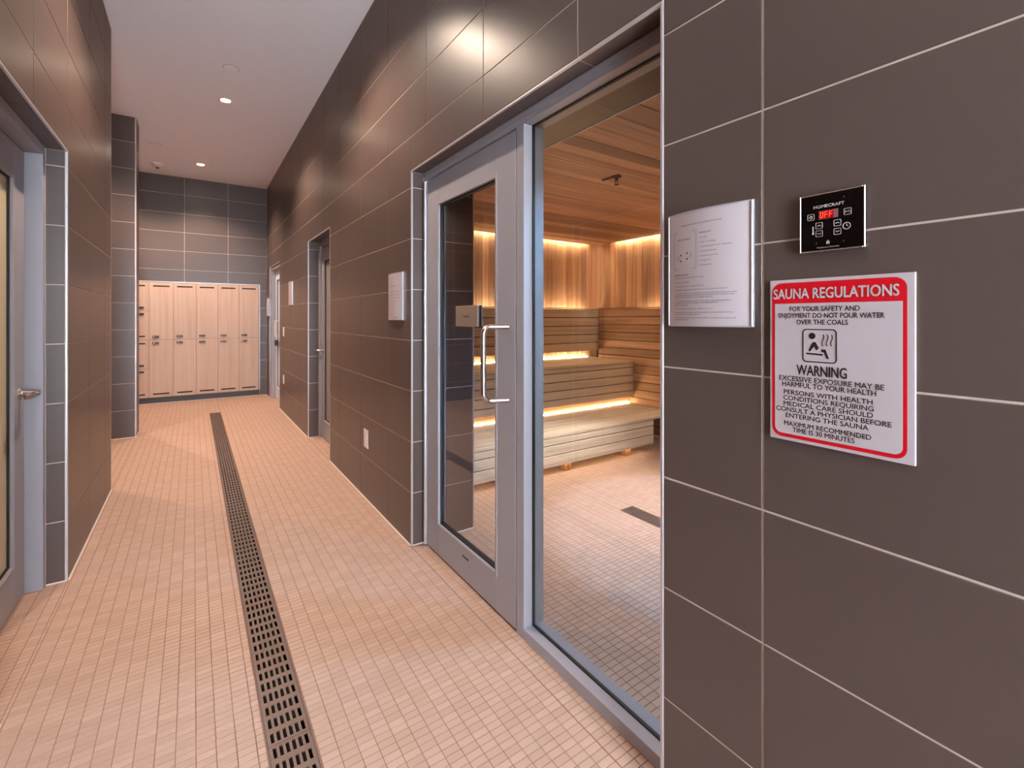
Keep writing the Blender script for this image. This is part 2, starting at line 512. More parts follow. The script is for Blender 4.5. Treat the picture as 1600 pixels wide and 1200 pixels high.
# ceiling
cl = MB().box(AX - .15, XI, BACK - .15, B + .5, C, C + .15)
ceiling = obj('ceiling', cl, M['ceiling'], kind='structure')

# ------------------------------------------------------------------ floor with mosaic
SX1, SY0, SY1 = 4.46, 0.20, 4.52      # sauna room, right wall, near wall, far wall
DR = (0.191, 0.325, BACK + .3, 7.95)  # corridor drain
DS = (2.500, 2.633, 0.85, 2.305)      # sauna drain
fb = MB()
GZ = -0.0016
def ring_boxes(x0, x1, y0, y1, h):
    return cut((x0, x1, y0, y1), [h])
for a0, a1, b0, b1 in cut((AX - .15, SX1 + .2, BACK - .15, B + .5), [DR, DS]): fb.box(a0, a1, b0, b1, -0.12, GZ)
fb.box(DR[0], DR[1], DR[2], DR[3], -.12, -.09).box(DS[0], DS[1], DS[2], DS[3], -.12, -.09)
floor = obj('floor', fb, M['floor_grout'], kind='structure')
regions = []
regions += cut((L, R, BACK, B), [DR])
regions += [(AX, L, 4.85, 6.83), (AX, L, 7.165, B), (R, XI, O1[0] + .004, O1[1] - .004), (R, 1.3, O2[0] + .004, O2[1] - .004), (R, 1.3, O3[0] + .004, O3[1] - .004), (-.76, L, LO[0] + .004, LO[1] - .004)]
regions += cut((XI, SX1, SY0, SY1), [DS])
cs, sn = math.cos(YAW), math.sin(YAW)
def proj(x, y, z):
    d = x * sn + y * cs
    if d < .1: return None
    return 800 + FPX * (x * cs - y * sn) / d, 496.66 - FPX * (z - CAMZ) / d, d
cells = {}
g2 = 0.0011
for (x0, x1, y0, y1) in regions:
    i0, i1 = math.floor((x0 - OX) / PX), math.ceil((x1 - OX) / PX)
    j0, j1 = math.floor((y0 - OY) / PY), math.ceil((y1 - OY) / PY)
    for i in range(i0, i1):
        a0, a1 = max(x0, OX + i * PX) + g2, min(x1, OX + (i + 1) * PX) - g2
        if a1 - a0 < .004: continue
        for j in range(j0, j1):
            b0, b1 = max(y0, OY + j * PY) + g2, min(y1, OY + (j + 1) * PY) - g2
            if b1 - b0 < .004: continue
            cells[(round(a0, 5), round(b0, 5))] = (a0, a1, b0, b1)
scored = []
for key, (a0, a1, b0, b1) in cells.items():
    p = proj((a0 + a1) / 2, (b0 + b1) / 2, 0)
    if p and -5 < p[0] < 1030 and p[1] < 1203 and a1 < R: scored.append(((a1 - a0) * (b1 - b0) / p[2] ** 3, key))
scored.sort(reverse=True)
near = {k for _, k in scored[:300]}
def tile5(v, f, a0, a1, b0, b1, z=0.0):
    n = len(v); e = .0007
    v += [(a0, b0, GZ), (a1, b0, GZ), (a1, b1, GZ), (a0, b1, GZ), (a0 + e, b0 + e, z), (a1 - e, b0 + e, z), (a1 - e, b1 - e, z), (a0 + e, b1 - e, z)]
    f += [(n + 4, n + 5, n + 6, n + 7), (n, n + 1, n + 5, n + 4), (n + 1, n + 2, n + 6, n + 5), (n + 2, n + 3, n + 7, n + 6), (n + 3, n, n + 4, n + 7)]
mb = MB(); cache = {}
for key, c_ in cells.items():
    if key in near:
        w, h = round(c_[1] - c_[0], 4), round(c_[3] - c_[2], 4)
        if (w, h) not in cache:
            t = MB(); tile5(t.v, t.f, -w / 2, w / 2, -h / 2, h / 2); t.f.append((3, 2, 1, 0))
            me = mesh_of('mosaic_tile', t); me.materials.append(M['floor_tile']); cache[(w, h)] = me
        o = bpy.data.objects.new('mosaic_tile', cache[(w, h)]); o.location = ((c_[0] + c_[1]) / 2, (c_[2] + c_[3]) / 2, 0)
        o.parent = floor; COL.objects.link(o)
    else:
        tile5(mb.v, mb.f, *c_)
me = mesh_of('mosaic_tiles', mb); me.materials.append(M['floor_tile'])
o = bpy.data.objects.new('mosaic_field', me); o.parent = floor; o['kind'] = 'stuff'; COL.objects.link(o)

# ------------------------------------------------------------------ sauna room shell
ZC = 2.315
def board_run(name, parent, axis, lo, hi, pitch, make, m, gap=.002):
    """boards side by side; make(a, b) returns the box bounds of a board spanning a..b"""
    k = lo; n = 0
    while k < hi - .01:
        e = min(k + pitch, hi)
        bx = make(k + gap / 2, e - gap / 2)
        mb = MB().box(*bx, .002)
        cx = ((bx[0] + bx[1]) / 2, (bx[2] + bx[3]) / 2, (bx[4] + bx[5]) / 2)
        obj(name, mb, m, parent, org=cx)
        k = e; n += 1
T = .014
shell = MB().box(SX1, SX1 + .15, SY0 - .15, SY1 + .15, 0, 2.6)
wall_sauna_side = obj('wall_sauna_side', shell, M['dark'], kind='structure')
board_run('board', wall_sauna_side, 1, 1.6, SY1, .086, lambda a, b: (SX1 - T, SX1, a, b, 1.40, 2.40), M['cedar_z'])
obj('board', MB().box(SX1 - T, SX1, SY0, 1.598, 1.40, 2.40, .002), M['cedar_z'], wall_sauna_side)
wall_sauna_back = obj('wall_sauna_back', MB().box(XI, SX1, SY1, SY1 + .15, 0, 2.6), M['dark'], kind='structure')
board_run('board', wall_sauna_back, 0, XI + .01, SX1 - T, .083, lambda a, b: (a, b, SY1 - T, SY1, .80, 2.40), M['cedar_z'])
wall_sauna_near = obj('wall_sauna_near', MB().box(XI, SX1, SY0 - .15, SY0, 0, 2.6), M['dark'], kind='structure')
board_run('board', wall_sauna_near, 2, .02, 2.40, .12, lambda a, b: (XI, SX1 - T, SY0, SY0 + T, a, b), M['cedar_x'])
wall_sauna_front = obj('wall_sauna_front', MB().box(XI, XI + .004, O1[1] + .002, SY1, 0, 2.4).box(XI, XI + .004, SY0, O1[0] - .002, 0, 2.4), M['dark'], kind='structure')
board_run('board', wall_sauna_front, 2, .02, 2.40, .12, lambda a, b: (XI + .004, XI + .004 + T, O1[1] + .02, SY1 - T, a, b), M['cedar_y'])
# boards low on the side wall, lying
obj('backing', MB().box(4.345, 4.352, 1.6, 4.40, .04, 1.474), M['dark'], wall_sauna_side)  # dark sheet added so the gaps between the lying boards look shaded
k = 0
for i in range(15):
    z0 = 0.045 + i * .0955
    obj('board', MB().box(4.322, 4.3435, 1.6, 4.355, z0, z0 + .0885, .003), M['cedar_y'], wall_sauna_side, org=(4.33, 3, z0))
obj('cap_board', MB().box(4.322, 4.40, 1.6, 4.40, 1.4775, 1.492, .002), M['cedar_y'], wall_sauna_side, org=(4.33, 3, 1.48))
# ceiling of the sauna
sc_ = obj('ceiling_sauna', MB().box(XI, SX1 + .1, SY0 - .1, SY1 + .1, 2.44, 2.6), M['dark'], kind='structure')
obj('batten', MB().box(1.9, 1.95, SY0 + .2, SY1 - .1, ZC + .016, 2.44).box(3.9, 3.95, SY0 + .2, SY1 - .1, ZC + .016, 2.44), M['dark'], sc_)
k = SY0 + .05; i = 0
random.seed(3)
while k < 4.445:
    w = random.choice((.088, .105, .13, .145)); e = min(k + w, 4.447)
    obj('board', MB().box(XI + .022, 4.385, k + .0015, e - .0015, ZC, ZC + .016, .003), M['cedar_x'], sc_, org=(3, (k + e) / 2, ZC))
    k = e
# header trim on the inner edge of the sauna front
TRN = [0]
def trim(mb, m=None, label=None):
    TRN[0] += 1
    return obj('trim_%d' % TRN[0], mb, m or M['metal'], kind='structure')
e_ = .0095
def opening_trim(o, sg, face, zt):
    q = face + (-.0012 if sg > 0 else .0012)
    x0, x1 = (q, face + .009) if sg > 0 else (face - .009, q)
    t = MB()
    t.box(x0, x1, o[1] - .0045, o[1] + .0065, 0.002, zt + .0065, .002)
    t.box(x0, x1, o[0] - .0065, o[0] + .0045, 0.002, zt + .0065, .002)
    t.box(x0, x1, o[0], o[1], zt - .0045, zt + .0065, .002)
    return trim(t)
opening_trim(O1, 1, R, O1[2]); opening_trim(O2, 1, R, O2[2]); opening_trim(O3, 1, R, O3[2]); opening_trim(LO, -1, L, LO[2])
trim(MB().box(XI - .006, XI + .003, O1[1] - .006, O1[1] + .004, .002, O1[2] + .005, .002).box(XI - .006, XI + .003, O1[0] - .004, O1[0] + .006, .002, O1[2] + .005, .002).box(XI - .006, XI + .003, O1[0], O1[1], O1[2] - .005, O1[2] + .005, .002))
trim(MB().box(L - .009, L + .0012, 6.8288, 6.839, .002, C, .002))
trim(MB().box(L - .009, L + .0012, 4.838, 4.8485, .002, C, .002))
trim(MB().box(LX0 - .014, LX1 + .014, B - .003, B + .02, LZ, LZ + .013, .002).box(LX1 + .001, LX1 + .014, B - .003, B + .02, .1, LZ, .002).box(LX0 - .014, LX0 - .001, B - .003, B + .02, .1, LZ, .002))

# pale sealant bead at the foot of the tiled walls
def bead(name, segs_):
    mb = MB()
    for x0, x1, y0, y1 in segs_: mb.box(x0, x1, y0, y1, 0.0005, .0085, .003)
    return obj(name, mb, M['bead'], kind='structure')
w_ = .009
bead('baseboard_right', [(R - w_, R + .001, a, b) for a, b in segs] + [(R, fr, o[1] - w_, o[1]) for o, fr in ((O1, FR1), (O2, FR2), (O3, FR3))] + [(R, fr, o[0], o[0] + w_) for o, fr in ((O1, FR1), (O2, FR2), (O3, FR3))] + [(XF, XI, O1[1] - w_, O1[1])])
bead('baseboard_left', [(L - .001, L + w_, BACK, LO[0]), (L - .001, L + w_, LO[1], 4.85), (-.62, L, LO[1] - w_, LO[1])])
bead('baseboard_middle', [(AX, L + w_, 6.83 - w_, 6.83), (L - .001, L + w_, 6.83, 7.16)])
bead('baseboard_back', [(LX1 + .01, R, B - w_, B), (AX, LX0 - .01, B - w_, B), (LX0, LX1 + .01, B + .008, B + .018)])

# ------------------------------------------------------------------ doors
def rect_frame(mb, f_, y0, y1, z0, z1, w, a0, a1, ch=.002, bottom=None, head=None):
    """ring in the wall plane; f_(a) -> world x"""
    bt = w if bottom is None else bottom; hd = w if head is None else head
    A = sorted((f_(a0), f_(a1)))
    mb.box(A[0], A[1], y0, y0 + w, z0, z1, ch); mb.box(A[0], A[1], y1 - w, y1, z0, z1, ch)
    if bt: mb.box(A[0], A[1], y0 + w, y1 - w, z0, z0 + bt, ch)
    if hd: mb.box(A[0], A[1], y0 + w, y1 - w, z1 - hd, z1, ch)
    return mb

def lever(parent, f_, a, y, z, dirn, m=None):
    m = m or M['stainless']
    sg = 1 if f_(1) > f_(0) else -1
    out = (-sg, 0, 0)
    h = obj('door_lever', MB().lathe((f_(a), y, z), out, [(0, .028), (.006, .028), (.009, .024), (.009, .013), (.062, .012), (.068, .010)], 28), m, parent, smooth=True)
    x = f_(a) - sg * .060
    pts = [(x + sg * .012, y, z), (x, y, z), (x - sg * .004, y + dirn * .014, z), (x - sg * .004, y + dirn * .06, z + .001), (x - sg * .002, y + dirn * .125, z - .002), (x + sg * .014, y + dirn * .137, z - .002)]
    obj('grip', MB().tube(pts, .0115, 12), m, h, smooth=True)
    return h

def door(n, f_, y0, y1, zt, fa, la, gl, hinge_low, leafm, glassm, lever_y, lever_dir, frame_w=.045, stile=.11, label=None):
    d = thing('door_%d' % n, (f_(fa), (y0 + y1) / 2, 0), kind='structure', label=label)
    fr = MB(); rect_frame(fr, f_, y0 + .003, y1 - .003, .001, zt - .004, frame_w, fa, fa + .11, .002, bottom=0)
    obj('door_frame', fr, M['frame'], d)
    ly0, ly1, lz1 = y0 + frame_w + .006, y1 - frame_w - .006, zt - frame_w - .010
    lf = MB(); rect_frame(lf, f_, ly0, ly1, .010, lz1, stile, la, la + .045, .002, bottom=.19, head=.15)
    leaf = obj('door_leaf', lf, leafm, d)
    gy0, gy1, gz0, gz1 = ly0 + stile, ly1 - stile, .20, lz1 - .15
    bd = MB(); rect_frame(bd, f_, gy0 - .001, gy1 + .001, gz0 - .001, gz1 + .001, .016, la - .006, la + .012, .003)
    obj('glazing_bead', bd, leafm, leaf)
    gk = MB(); rect_frame(gk, f_, gy0 + .015, gy1 - .015, gz0 + .015, gz1 - .015, .007, la + .010, la + .018, 0)
    obj('gasket', gk, M['gasket'], leaf)
    A = sorted((f_(la + .018), f_(la + .024)))
    obj('pane', MB().box(A[0], A[1], gy0 + .012, gy1 - .012, gz0 + .012, gz1 - .012), glassm, leaf)
    A = sorted((f_(la + .05), f_(la + .10)))
    obj('backing', MB().box(f_(la + .085), f_(la + .095), ly0, ly1, .01, lz1), M['dark'], d)
    if lever_y is not None: lever(d, f_, la, lever_y, 1.0, lever_dir)
    return d

right = lambda a: R + a
left = lambda a: L - a
d2 = door(2, right, O2[0], O2[1], O2[2], FR2 - R, .140, None, True, M['frame'], M['smoked'], O2[1] - .125, 1, stile=.10)
d3 = door(3, right, O3[0], O3[1], O3[2], FR3 - R, .085, None, True, M['leaf_cool_lit'], M['leaf_cool_lit'], None, 1, stile=.11)
# pull and lock of the far door
h3 = obj('pull_handle', MB().box(1.110, 1.125, 8.60, 8.63, 1.05, 1.33, .003).box(1.110, 1.1605, 8.60, 8.63, 1.05, 1.075, .003).box(1.110, 1.1605, 8.60, 8.63, 1.305, 1.33, .003), M['white'], d3)
obj('lock_box', MB().box(1.120, 1.1605, 8.56, 8.68, .90, 1.00, .004), M['lock'], d3)
d4 = door(4, left, LO[0], LO[1], LO[2], .083, .150, None, True, M['frame'], M['frosted'], LO[1] - .115, -1, frame_w=.04, stile=.165)

# sauna front: door_1 with frame, and fixed sidelight window_2
d1 = thing('door_1', (1.155, 2.14, 0), kind='structure')
FD = .107
fx0, fx1 = FR1, FR1 + FD
HB = 2.189      # underside of the frame head
fr = MB()
fr.box(fx0, fx1, O1[1] - .040, O1[1] - .003, .001, O1[2] - .004, .0015)       # hinge jamb
fr.box(fx0, fx1, 1.605, 1.660, .001, HB, .0015)                             # mullion
fr.box(fx0, fx1, O1[0] + .003, O1[1] - .040, HB, O1[2] - .004, .0015)          # head
obj('door_frame', fr, M['frame'], d1)
obj('head_cover', MB().box(fx0 - .004, fx0, O1[0] + .003, O1[1] - .004, 2.2125, O1[2] - .004, .001), M['frame'], d1)
ly0, ly1, lz0, lz1 = 1.6665, 2.600, .012, 2.180
gy0, gy1, gz0, gz1 = 1.827, 2.438, .187, 2.012
lf = MB()
lf.box(fx0, fx0 + .045, ly0, gy0, lz0, lz1, .0015); lf.box(fx0, fx0 + .045, gy1, ly1, lz0, lz1, .0015)
lf.box(fx0, fx0 + .045, gy0, gy1, lz0, gz0, .0015); lf.box(fx0, fx0 + .045, gy0, gy1, gz1, lz1, .0015)
leaf = obj('door_leaf', lf, M['frame'], d1)
bd = MB(); rect_frame(bd, lambda a: fx0 + a, gy0 - .014, gy1 + .014, gz0 - .014, gz1 + .014, .015, -.0035, .001, .001)
obj('glazing_bead', bd, M['frame'], leaf)
gk = MB(); rect_frame(gk, lambda a: fx0 + a, gy0, gy1, gz0, gz1, .010, .012, .034, 0)
obj('gasket', gk, M['gasket'], leaf)
obj('pane', MB().box(fx0 + .020, fx0 + .026, gy0 + .004, gy1 - .004, gz0 + .004, gz1 - .004), M['doorglass'], leaf)
obj('maker_plate', MB().box(fx0 - .0012, fx0, 2.085, 2.150, .125, .137, .0003), M['ink_grey'], leaf)
hg = MB().lathe((fx0 - .006, O1[1] - .036, .012), (0, 0, 1), [(0, .0085), (2.168, .0085)], 16).box(fx0 - .003, fx0 + .001, O1[1] - .050, O1[1] - .024, .012, 2.18, .0008)
obj('continuous_hinge', hg, M['metal'], d1, smooth=True)
scr = MB()
for i in range(19): scr.lathe((fx0 - .003, O1[1] - .046, .10 + i * .112), (-1, 0, 0), [(0, .0032), (.0012, .0028)], 10)
obj('hinge_screws', scr, M['stainless'], d1, kind='stuff')
obj('door_sweep', MB().box(fx0 + .006, fx0 + .038, ly0, ly1, .0015, .012), M['gasket'], leaf)
# D pull
hy, hz0, hz1, hx = 1.724, 1.000, 1.325, 1.045
rr = .035; pts = [(fx0 + .001, hy, hz1)]
gy = hy + .030
pts += [(hx + rr, gy - .003, hz1)]
for i in range(1, 7):
    t = math.pi / 2 * i / 6; pts.append((hx + rr - rr * math.sin(t), gy, hz1 - rr + rr * math.cos(t)))
for i in range(0, 6):
    t = math.pi / 2 * i / 6; pts.append((hx + rr - rr * math.cos(t), gy, hz0 + rr - rr * math.sin(t)))
pts += [(hx + rr, gy - .003, hz0), (fx0 + .001, hy, hz0)]
obj('pull_handle', MB().tube(pts, .0125, 16), M['stainless'], d1, smooth=True)

w2 = thing('window_2', (1.155, 1.22, 0), kind='structure')
SZ = .047
obj('sill', MB().box(fx0, fx1, O1[0] + .003, 1.605, .001, SZ, .0015), M['frame'], w2)
obj('jamb', MB().box(fx0, fx1, O1[0] + .003, O1[0] + .035, SZ, HB, .0015), M['frame'], w2)
gk = MB(); rect_frame(gk, lambda a: fx0 + a, O1[0] + .035, 1.605, SZ, HB, .006, .044, .056, 0)
obj('gasket', gk, M['gasket'], w2)
obj('pane', MB().box(fx0 + .0465, fx0 + .0535, O1[0] + .037, 1.603, SZ + .002, HB - .002), M['glass'], w2)

# ------------------------------------------------------------------ lights
def downlight(x, y, zc, label, power, lens=.040, cat='ceiling light', group=None):
    t = thing('downlight', (x, y, zc), label, cat, group)
    obj('trim_ring', MB().lathe((x, y, zc), (0, 0, -1), [(0, .062), (.003, .060), (.004, .050), (.0015, .046), (.0005, .044)], 32), M['lamp_trim'], t, smooth=True)
    obj('lens', MB().lathe((x, y, zc - .0012), (0, 0, -1), [(0, .043), (.0025, .040), (.004, .02)], 24), M['lamp'], t, smooth=True)
    ld = bpy.data.lights.new('spot', 'SPOT'); ld.energy = power; ld.color = WARM
    ld.spot_size = math.radians(128); ld.spot_blend = .6; ld.shadow_soft_size = .045
    lo = bpy.data.objects.new('spot', ld); lo.location = (0, 0, -.03); lo.parent = t; COL.objects.link(lo)
    return t
downlight(*DOWNLIGHTS[2], C, 'bright round downlight nearest in view, on the grey ceiling over the drain', DOWN_POWER[2])
downlight(*DOWNLIGHTS[3], C, 'small lit downlight at the far end of the ceiling, close to the locker wall', DOWN_POWER[3])
for (x, y), pw, lb in zip([DOWNLIGHTS[0], DOWNLIGHTS[1]] + HIDDEN_DOWNLIGHTS, DOWN_POWER[:2] + HIDDEN_POWER, ['recessed downlight in the corridor ceiling almost above the sauna control', 'recessed downlight in the corridor ceiling before the sauna door', 'recessed downlight over the lockers behind the pier', 'recessed downlight in the side bay before the pier', 'recessed downlight near the end window']):
    downlight(x, y, C, lb, pw)

# unseen narrow-beam lamp added in the sauna ceiling for the cool floor patch
t = downlight(2.75, 1.75, ZC, 'added narrow lamp, unseen, in the sauna ceiling over the floor grate', 120)
for ch in t.children:
    if ch.type == 'LIGHT':
        ch.data.spot_size = math.radians(54); ch.data.spot_blend = .25; ch.data.color = (.28, .58, 1.0)
for x, y, pw, colr, ang, lb in ((3.55, 1.25, 30, (1.0, .84, .66), 130, 'added wide warm fill lamp, unseen, in the sauna ceiling near the side wall'), (1.8, 1.3, 80, (.28, .6, 1.0), 130, 'added wide cool fill lamp, unseen, in the sauna ceiling near the glass front')):  # fill lamps added out of view to brighten the benches and the pier
    t = downlight(x, y, ZC, lb, pw)
    for ch in t.children:
        if ch.type == 'LIGHT':
            ch.data.spot_size = math.radians(ang); ch.data.color = colr
# unseen warm lamp added and tilted to brighten the floor before the benches
t = downlight(3.05, 2.0, ZC, 'added tilted warm lamp, unseen, in the sauna ceiling, aimed at the floor before the benches', 190)
for ch in t.children:
    if ch.type == 'LIGHT':
        ch.data.spot_size = math.radians(62); ch.data.spot_blend = .9; ch.data.color = (1.0, .84, .70)
        d_ = Vector((2.50, 2.62, 0)) - Vector((3.05, 2.0, ZC - .03))
        ch.rotation_euler = d_.to_track_quat('-Z', 'Y').to_euler()
# amber LED strips of the sauna
def led(name_label, *bx, m=None):
    o = obj('led_strip', MB().box(*bx), m or M['amber'])
    o['label'] = name_label; o['category'] = 'strip light'
    return o
led('glowing amber strip along the foot of the upper bench front, above the lower seat', XI + .05, 4.30, 3.806, 3.814, .3545, .362, m=M['bench_led'])
led('glowing amber strip at the back edge of the upper bench under the backrest', XI + .05, 4.25, 4.474, 4.482, .8575, .865, m=M['bench_led'])
led('amber strip hidden behind the top board of the long backrest, lighting the wall above', XI + .05, 4.22, 4.425, 4.440, 1.40, 1.412)
led('amber strip above the far edge of the wooden ceiling', XI + .05, 4.25, 4.462, 4.474, 2.34, 2.352)
led('amber strip behind the lying boards of the side wall', 4.402, 4.415, 1.0, 3.72, 1.40, 1.412)
led('amber strip above the side edge of the wooden ceiling', 4.400, 4.412, 1.0, 4.15, 2.34, 2.352)
led('amber strip under the front of the lower bench, lighting the floor', XI + .05, 3.80, 3.152, 3.166, .075, .092, m=M['floor_led'])

# ------------------------------------------------------------------ benches
lbn = thing('lower_bench', (2.9, 3.45, 0), 'low pale wood sauna bench on short block legs nearest the floor', 'bench')
lb_top, F1, F2 = .355, 3.12, 3.767
for i in range(7):
    a = F1 + i * .0985; b = min(a + .0955, 3.765)
    obj('seat_slat', MB().box(XI + .02, 4.318, a, b, lb_top - .026, lb_top, .003), M['bench_x'], lbn, org=(2.9, a, lb_top))
obj('backing', MB().box(XI + .02, 3.878, F1 + .0245, F1 + .030, .085, .327), M['dark'], lbn)  # dark sheet that colours shade into the front board gaps
for (z0, z1) in ((.080, .1730), (.1800, .2610), (.2680, .3240)):
    obj('front_board', MB().box(XI + .02, 3.88, F1 + .002, F1 + .024, z0, z1, .003), M['bench_x'], lbn, org=(2.7, F1, z0))
for x in (2.15 - .04, 2.736, 3.525):
    obj('leg', MB().box(x, x + .075, 3.172, 3.25, .001, .329, .003), M['bench_z'], lbn, org=(x, 3.2, 0))
obj('end_board', MB().box(3.858, 3.88, F1 + .031, F1 + .30, .10, .3275, .003), M['bench_x'], lbn)
ubn = thing('upper_bench', (2.9, 4.15, .4), 'upper pale wood sauna bench, one step above and behind the low one', 'bench')
ub_top = .857
obj('riser', MB().box(XI + .02, 4.318, 3.822, 3.836, .334, .431), M['cedar_x'], ubn)
obj('shelf', MB().box(XI + .02, 4.318, 3.768, 3.822, .331, .3535), M['bench_x'], ubn)
for i in range(8):
    a = F2 + i * .0945; b = min(a + .0915, 4.500)
    obj('seat_slat', MB().box(XI + .02, 4.318, a, b, ub_top - .028, ub_top, .003), M['bench_x'], ubn, org=(2.9, a, ub_top))
obj('backing', MB().box(XI + .02, 4.318, F2 + .0235, F2 + .029, .436, .827), M['dark'], ubn)  # near-black sheet, shade colour for the gaps between these front boards
for (z0, z1) in ((.432, .5020), (.5095, .5930), (.6005, .6845), (.6920, .7760), (.7835, .8250)):
    obj('front_board', MB().box(XI + .02, 4.318, F2 + .001, F2 + .023, z0, z1, .003), M['bench_x'], ubn, org=(2.9, F2, z0))
for x in (1.9, 3.0, 4.2):
    obj('bearer', MB().box(x, x + .07, 3.83, 4.44, .40, .827, .003), M['bench_z'], ubn)
brs = thing('backrest', (2.9, 4.36, .95), 'long slatted wooden backrest on the wall behind the upper bench', 'backrest')
for i in range(5):
    z0 = .950 + i * .1050
    obj('slat', MB().box(XI + .02, 4.318, 4.345, 4.366, z0, z0 + .0970, .003), M['bench_x'], brs, org=(2.9, 4.36, z0))
obj('cap_slat', MB().box(XI + .02, 4.318, 4.345, 4.405, 1.4755, 1.489, .002), M['bench_x'], brs)
obj('backing', MB().box(XI + .02, 4.318, 4.3665, 4.3715, .953, 1.473), M['dark'], brs)  # dark sheet added to block strip glow and darken the slat gaps
for x in (1.9, 3.0, 4.1):
    obj('batten', MB().box(x, x + .05, 4.372, 4.40, .95, 1.474), M['bench_z'], brs)
    obj('bracket', MB().box(x + .01, x + .04, 4.40, 4.504, 1.10, 1.16), M['bench_z'], brs)

# sprinkler and small bar in the sauna ceiling
sp = thing('sprinkler', (2.352, 2.200, ZC), 'bronze sprinkler head hanging from the cedar ceiling', 'sprinkler')
c_ = (2.352, 2.200, ZC)
obj('escutcheon', MB().lathe(c_, (0, 0, -1), [(0, .036), (.004, .034), (.010, .020), (.012, .010)], 24), M['bronze'], sp, smooth=True)
obj('body', MB().lathe(c_, (0, 0, -1), [(.010, .009), (.022, .009), (.024, .012), (.028, .012), (.029, .006)], 16), M['bronze'], sp, smooth=True)
for sg in (-1, 1):
    obj('frame_arm', MB().tube([(2.352 + sg * .008, 2.2, ZC - .026), (2.352 + sg * .012, 2.2, ZC - .040), (2.352 + sg * .004, 2.2, ZC - .054)], .0022, 8), M['bronze'], sp, smooth=True)
obj('deflector', MB().lathe(c_, (0, 0, -1), [(.053, .006), (.055, .017), (.057, .017), (.058, .004)], 20), M['bronze'], sp, smooth=True)
bar = obj('slot_cover', MB().box(2.318, 2.334, 2.150, 2.305, ZC - .010, ZC - .0002, .003), M['bronze'], org=(2.326, 2.23, ZC))
bar['label'] = 'short dark bar fixed to the cedar ceiling beside the sprinkler'; bar['category'] = 'ceiling fitting'

# ------------------------------------------------------------------ ceiling fittings of the corridor
def disc(x, y, lb):
    t = thing('cover_plate', (x, y, C), lb, 'ceiling plate')
    obj('plate', MB().lathe((x, y, C - .0003), (0, 0, -1), [(0, .060), (.0035, .059), (.005, .054)], 36), M['ceiling'], t, smooth=True)
    obj('gap_ring', MB().lathe((x, y, C - .0001), (0, 0, -1), [(0, .0635), (.001, .0635)], 36), M['ink_grey'], t)
disc(.285, 4.987, 'flat round cover plate on the ceiling before the bright downlight')
disc(-.411, 7.722, 'flat round cover plate on the ceiling near the smoke detector')
sm = thing('smoke_detector', (-.44, 8.70, C), 'white round smoke detector on the ceiling in front of the locker wall', 'smoke detector')
c_ = (-.44, 8.70, C)
obj('base', MB().lathe(c_, (0, 0, -1), [(.0002, .085), (.012, .085), (.016, .078)], 32), M['white'], sm, smooth=True)
obj('housing', MB().lathe(c_, (0, 0, -1), [(.014, .062), (.032, .058), (.045, .040), (.052, .018), (.053, .004)], 32), M['white'], sm, smooth=True)
obj('sensor', MB().lathe(c_, (0, 0, -1), [(.050, .020), (.068, .018), (.072, .008)], 20), M['ink_grey'], sm, smooth=True)

# ------------------------------------------------------------------ drains
def drain(x0, x1, y0, y1, label, slots, full=True):
    t = thing('floor_drain', ((x0 + x1) / 2, (y0 + y1) / 2, -.004), label, 'drain')
    ch = MB().box(x0, x0 + .004, y0, y1, -.088, -.0048).box(x1 - .004, x1, y0, y1, -.088, -.0048).box(x0 + .004, x1 - .004, y0, y1, -.088, -.080).box(x0 + .004, x1 - .004, y0, y0 + .004, -.08, -.0048).box(x0 + .004, x1 - .004, y1 - .004, y1, -.08, -.0048)
    ch.box(x0 + .004, x0 + .010, y0, y1, -.010, -.0049).box(x1 - .010, x1 - .004, y0, y1, -.010, -.0049)
    obj('channel', ch, M['dark'], t)  # near-black instead of steel, shade inside the slots put into the colour
    rim = MB().box(x0, x0 + .004, y0, y1, -.0045, -.0002).box(x1 - .004, x1, y0, y1, -.0045, -.0002)
    obj('rim', rim, M['steel'], t, kind='stuff')
    return t
dn = drain(*DR, 'long perforated steel drain running down the middle of the corridor floor', 6)
# one grate panel: six slots across, eight rows
RP, SLOT, NR = .0625, .0415, 8
def grate_mesh(x0, x1, ns, nr, rp, slot, barw):
    mb = MB(); L_ = nr * rp - .0015; z0, z1 = -.0045, -.0005
    xa, xb = x0 + .0052, x1 - .0052; y = 0
    inner0, inner1 = xa + .0105, xb - .0105
    pitch = (inner1 - inner0) / (ns - 0.45)
    mb.box(xa, inner0, 0, L_, z0, z1); mb.box(inner1, xb, 0, L_, z0, z1)
    sw = pitch * .55; bw_ = (inner1 - inner0 - ns * sw) / (ns - 1)
    e = (rp - slot) / 2
    for r in range(nr):
        ya = r * rp; 
        mb.box(inner0, inner1, ya if r == 0 else ya - e + e, ya + e, z0, z1)
        mb.box(inner0, inner1, ya + rp - e, min(ya + rp, L_), z0, z1)
        for k_ in range(ns - 1):
            xk = inner0 + (k_ + 1) * sw + k_ * bw_
            mb.box(xk, xk + bw_, ya + e, ya + rp - e, z0, z1)
    return mb
gm = None; y = 2.160 - NR * RP * 9
n_ = 0
gy0_ = DR[2] + .006
y = 2.160
while y - NR * RP > gy0_: y -= NR * RP
xm = (DR[0] + DR[1]) / 2
gmesh = mesh_of('grate_panel', grate_mesh(DR[0] - xm, DR[1] - xm, 6, NR, RP, SLOT, 0)); gmesh.materials.append(M['steel'])
while y + NR * RP < DR[3] - .004:
    o = bpy.data.objects.new('grate_panel', gmesh); o.parent = dn
    o.location = Vector((xm, y, 0)) - ORG[dn.name]
    COL.objects.link(o); y += NR * RP
rest = int((DR[3] - .005 - y) / RP)
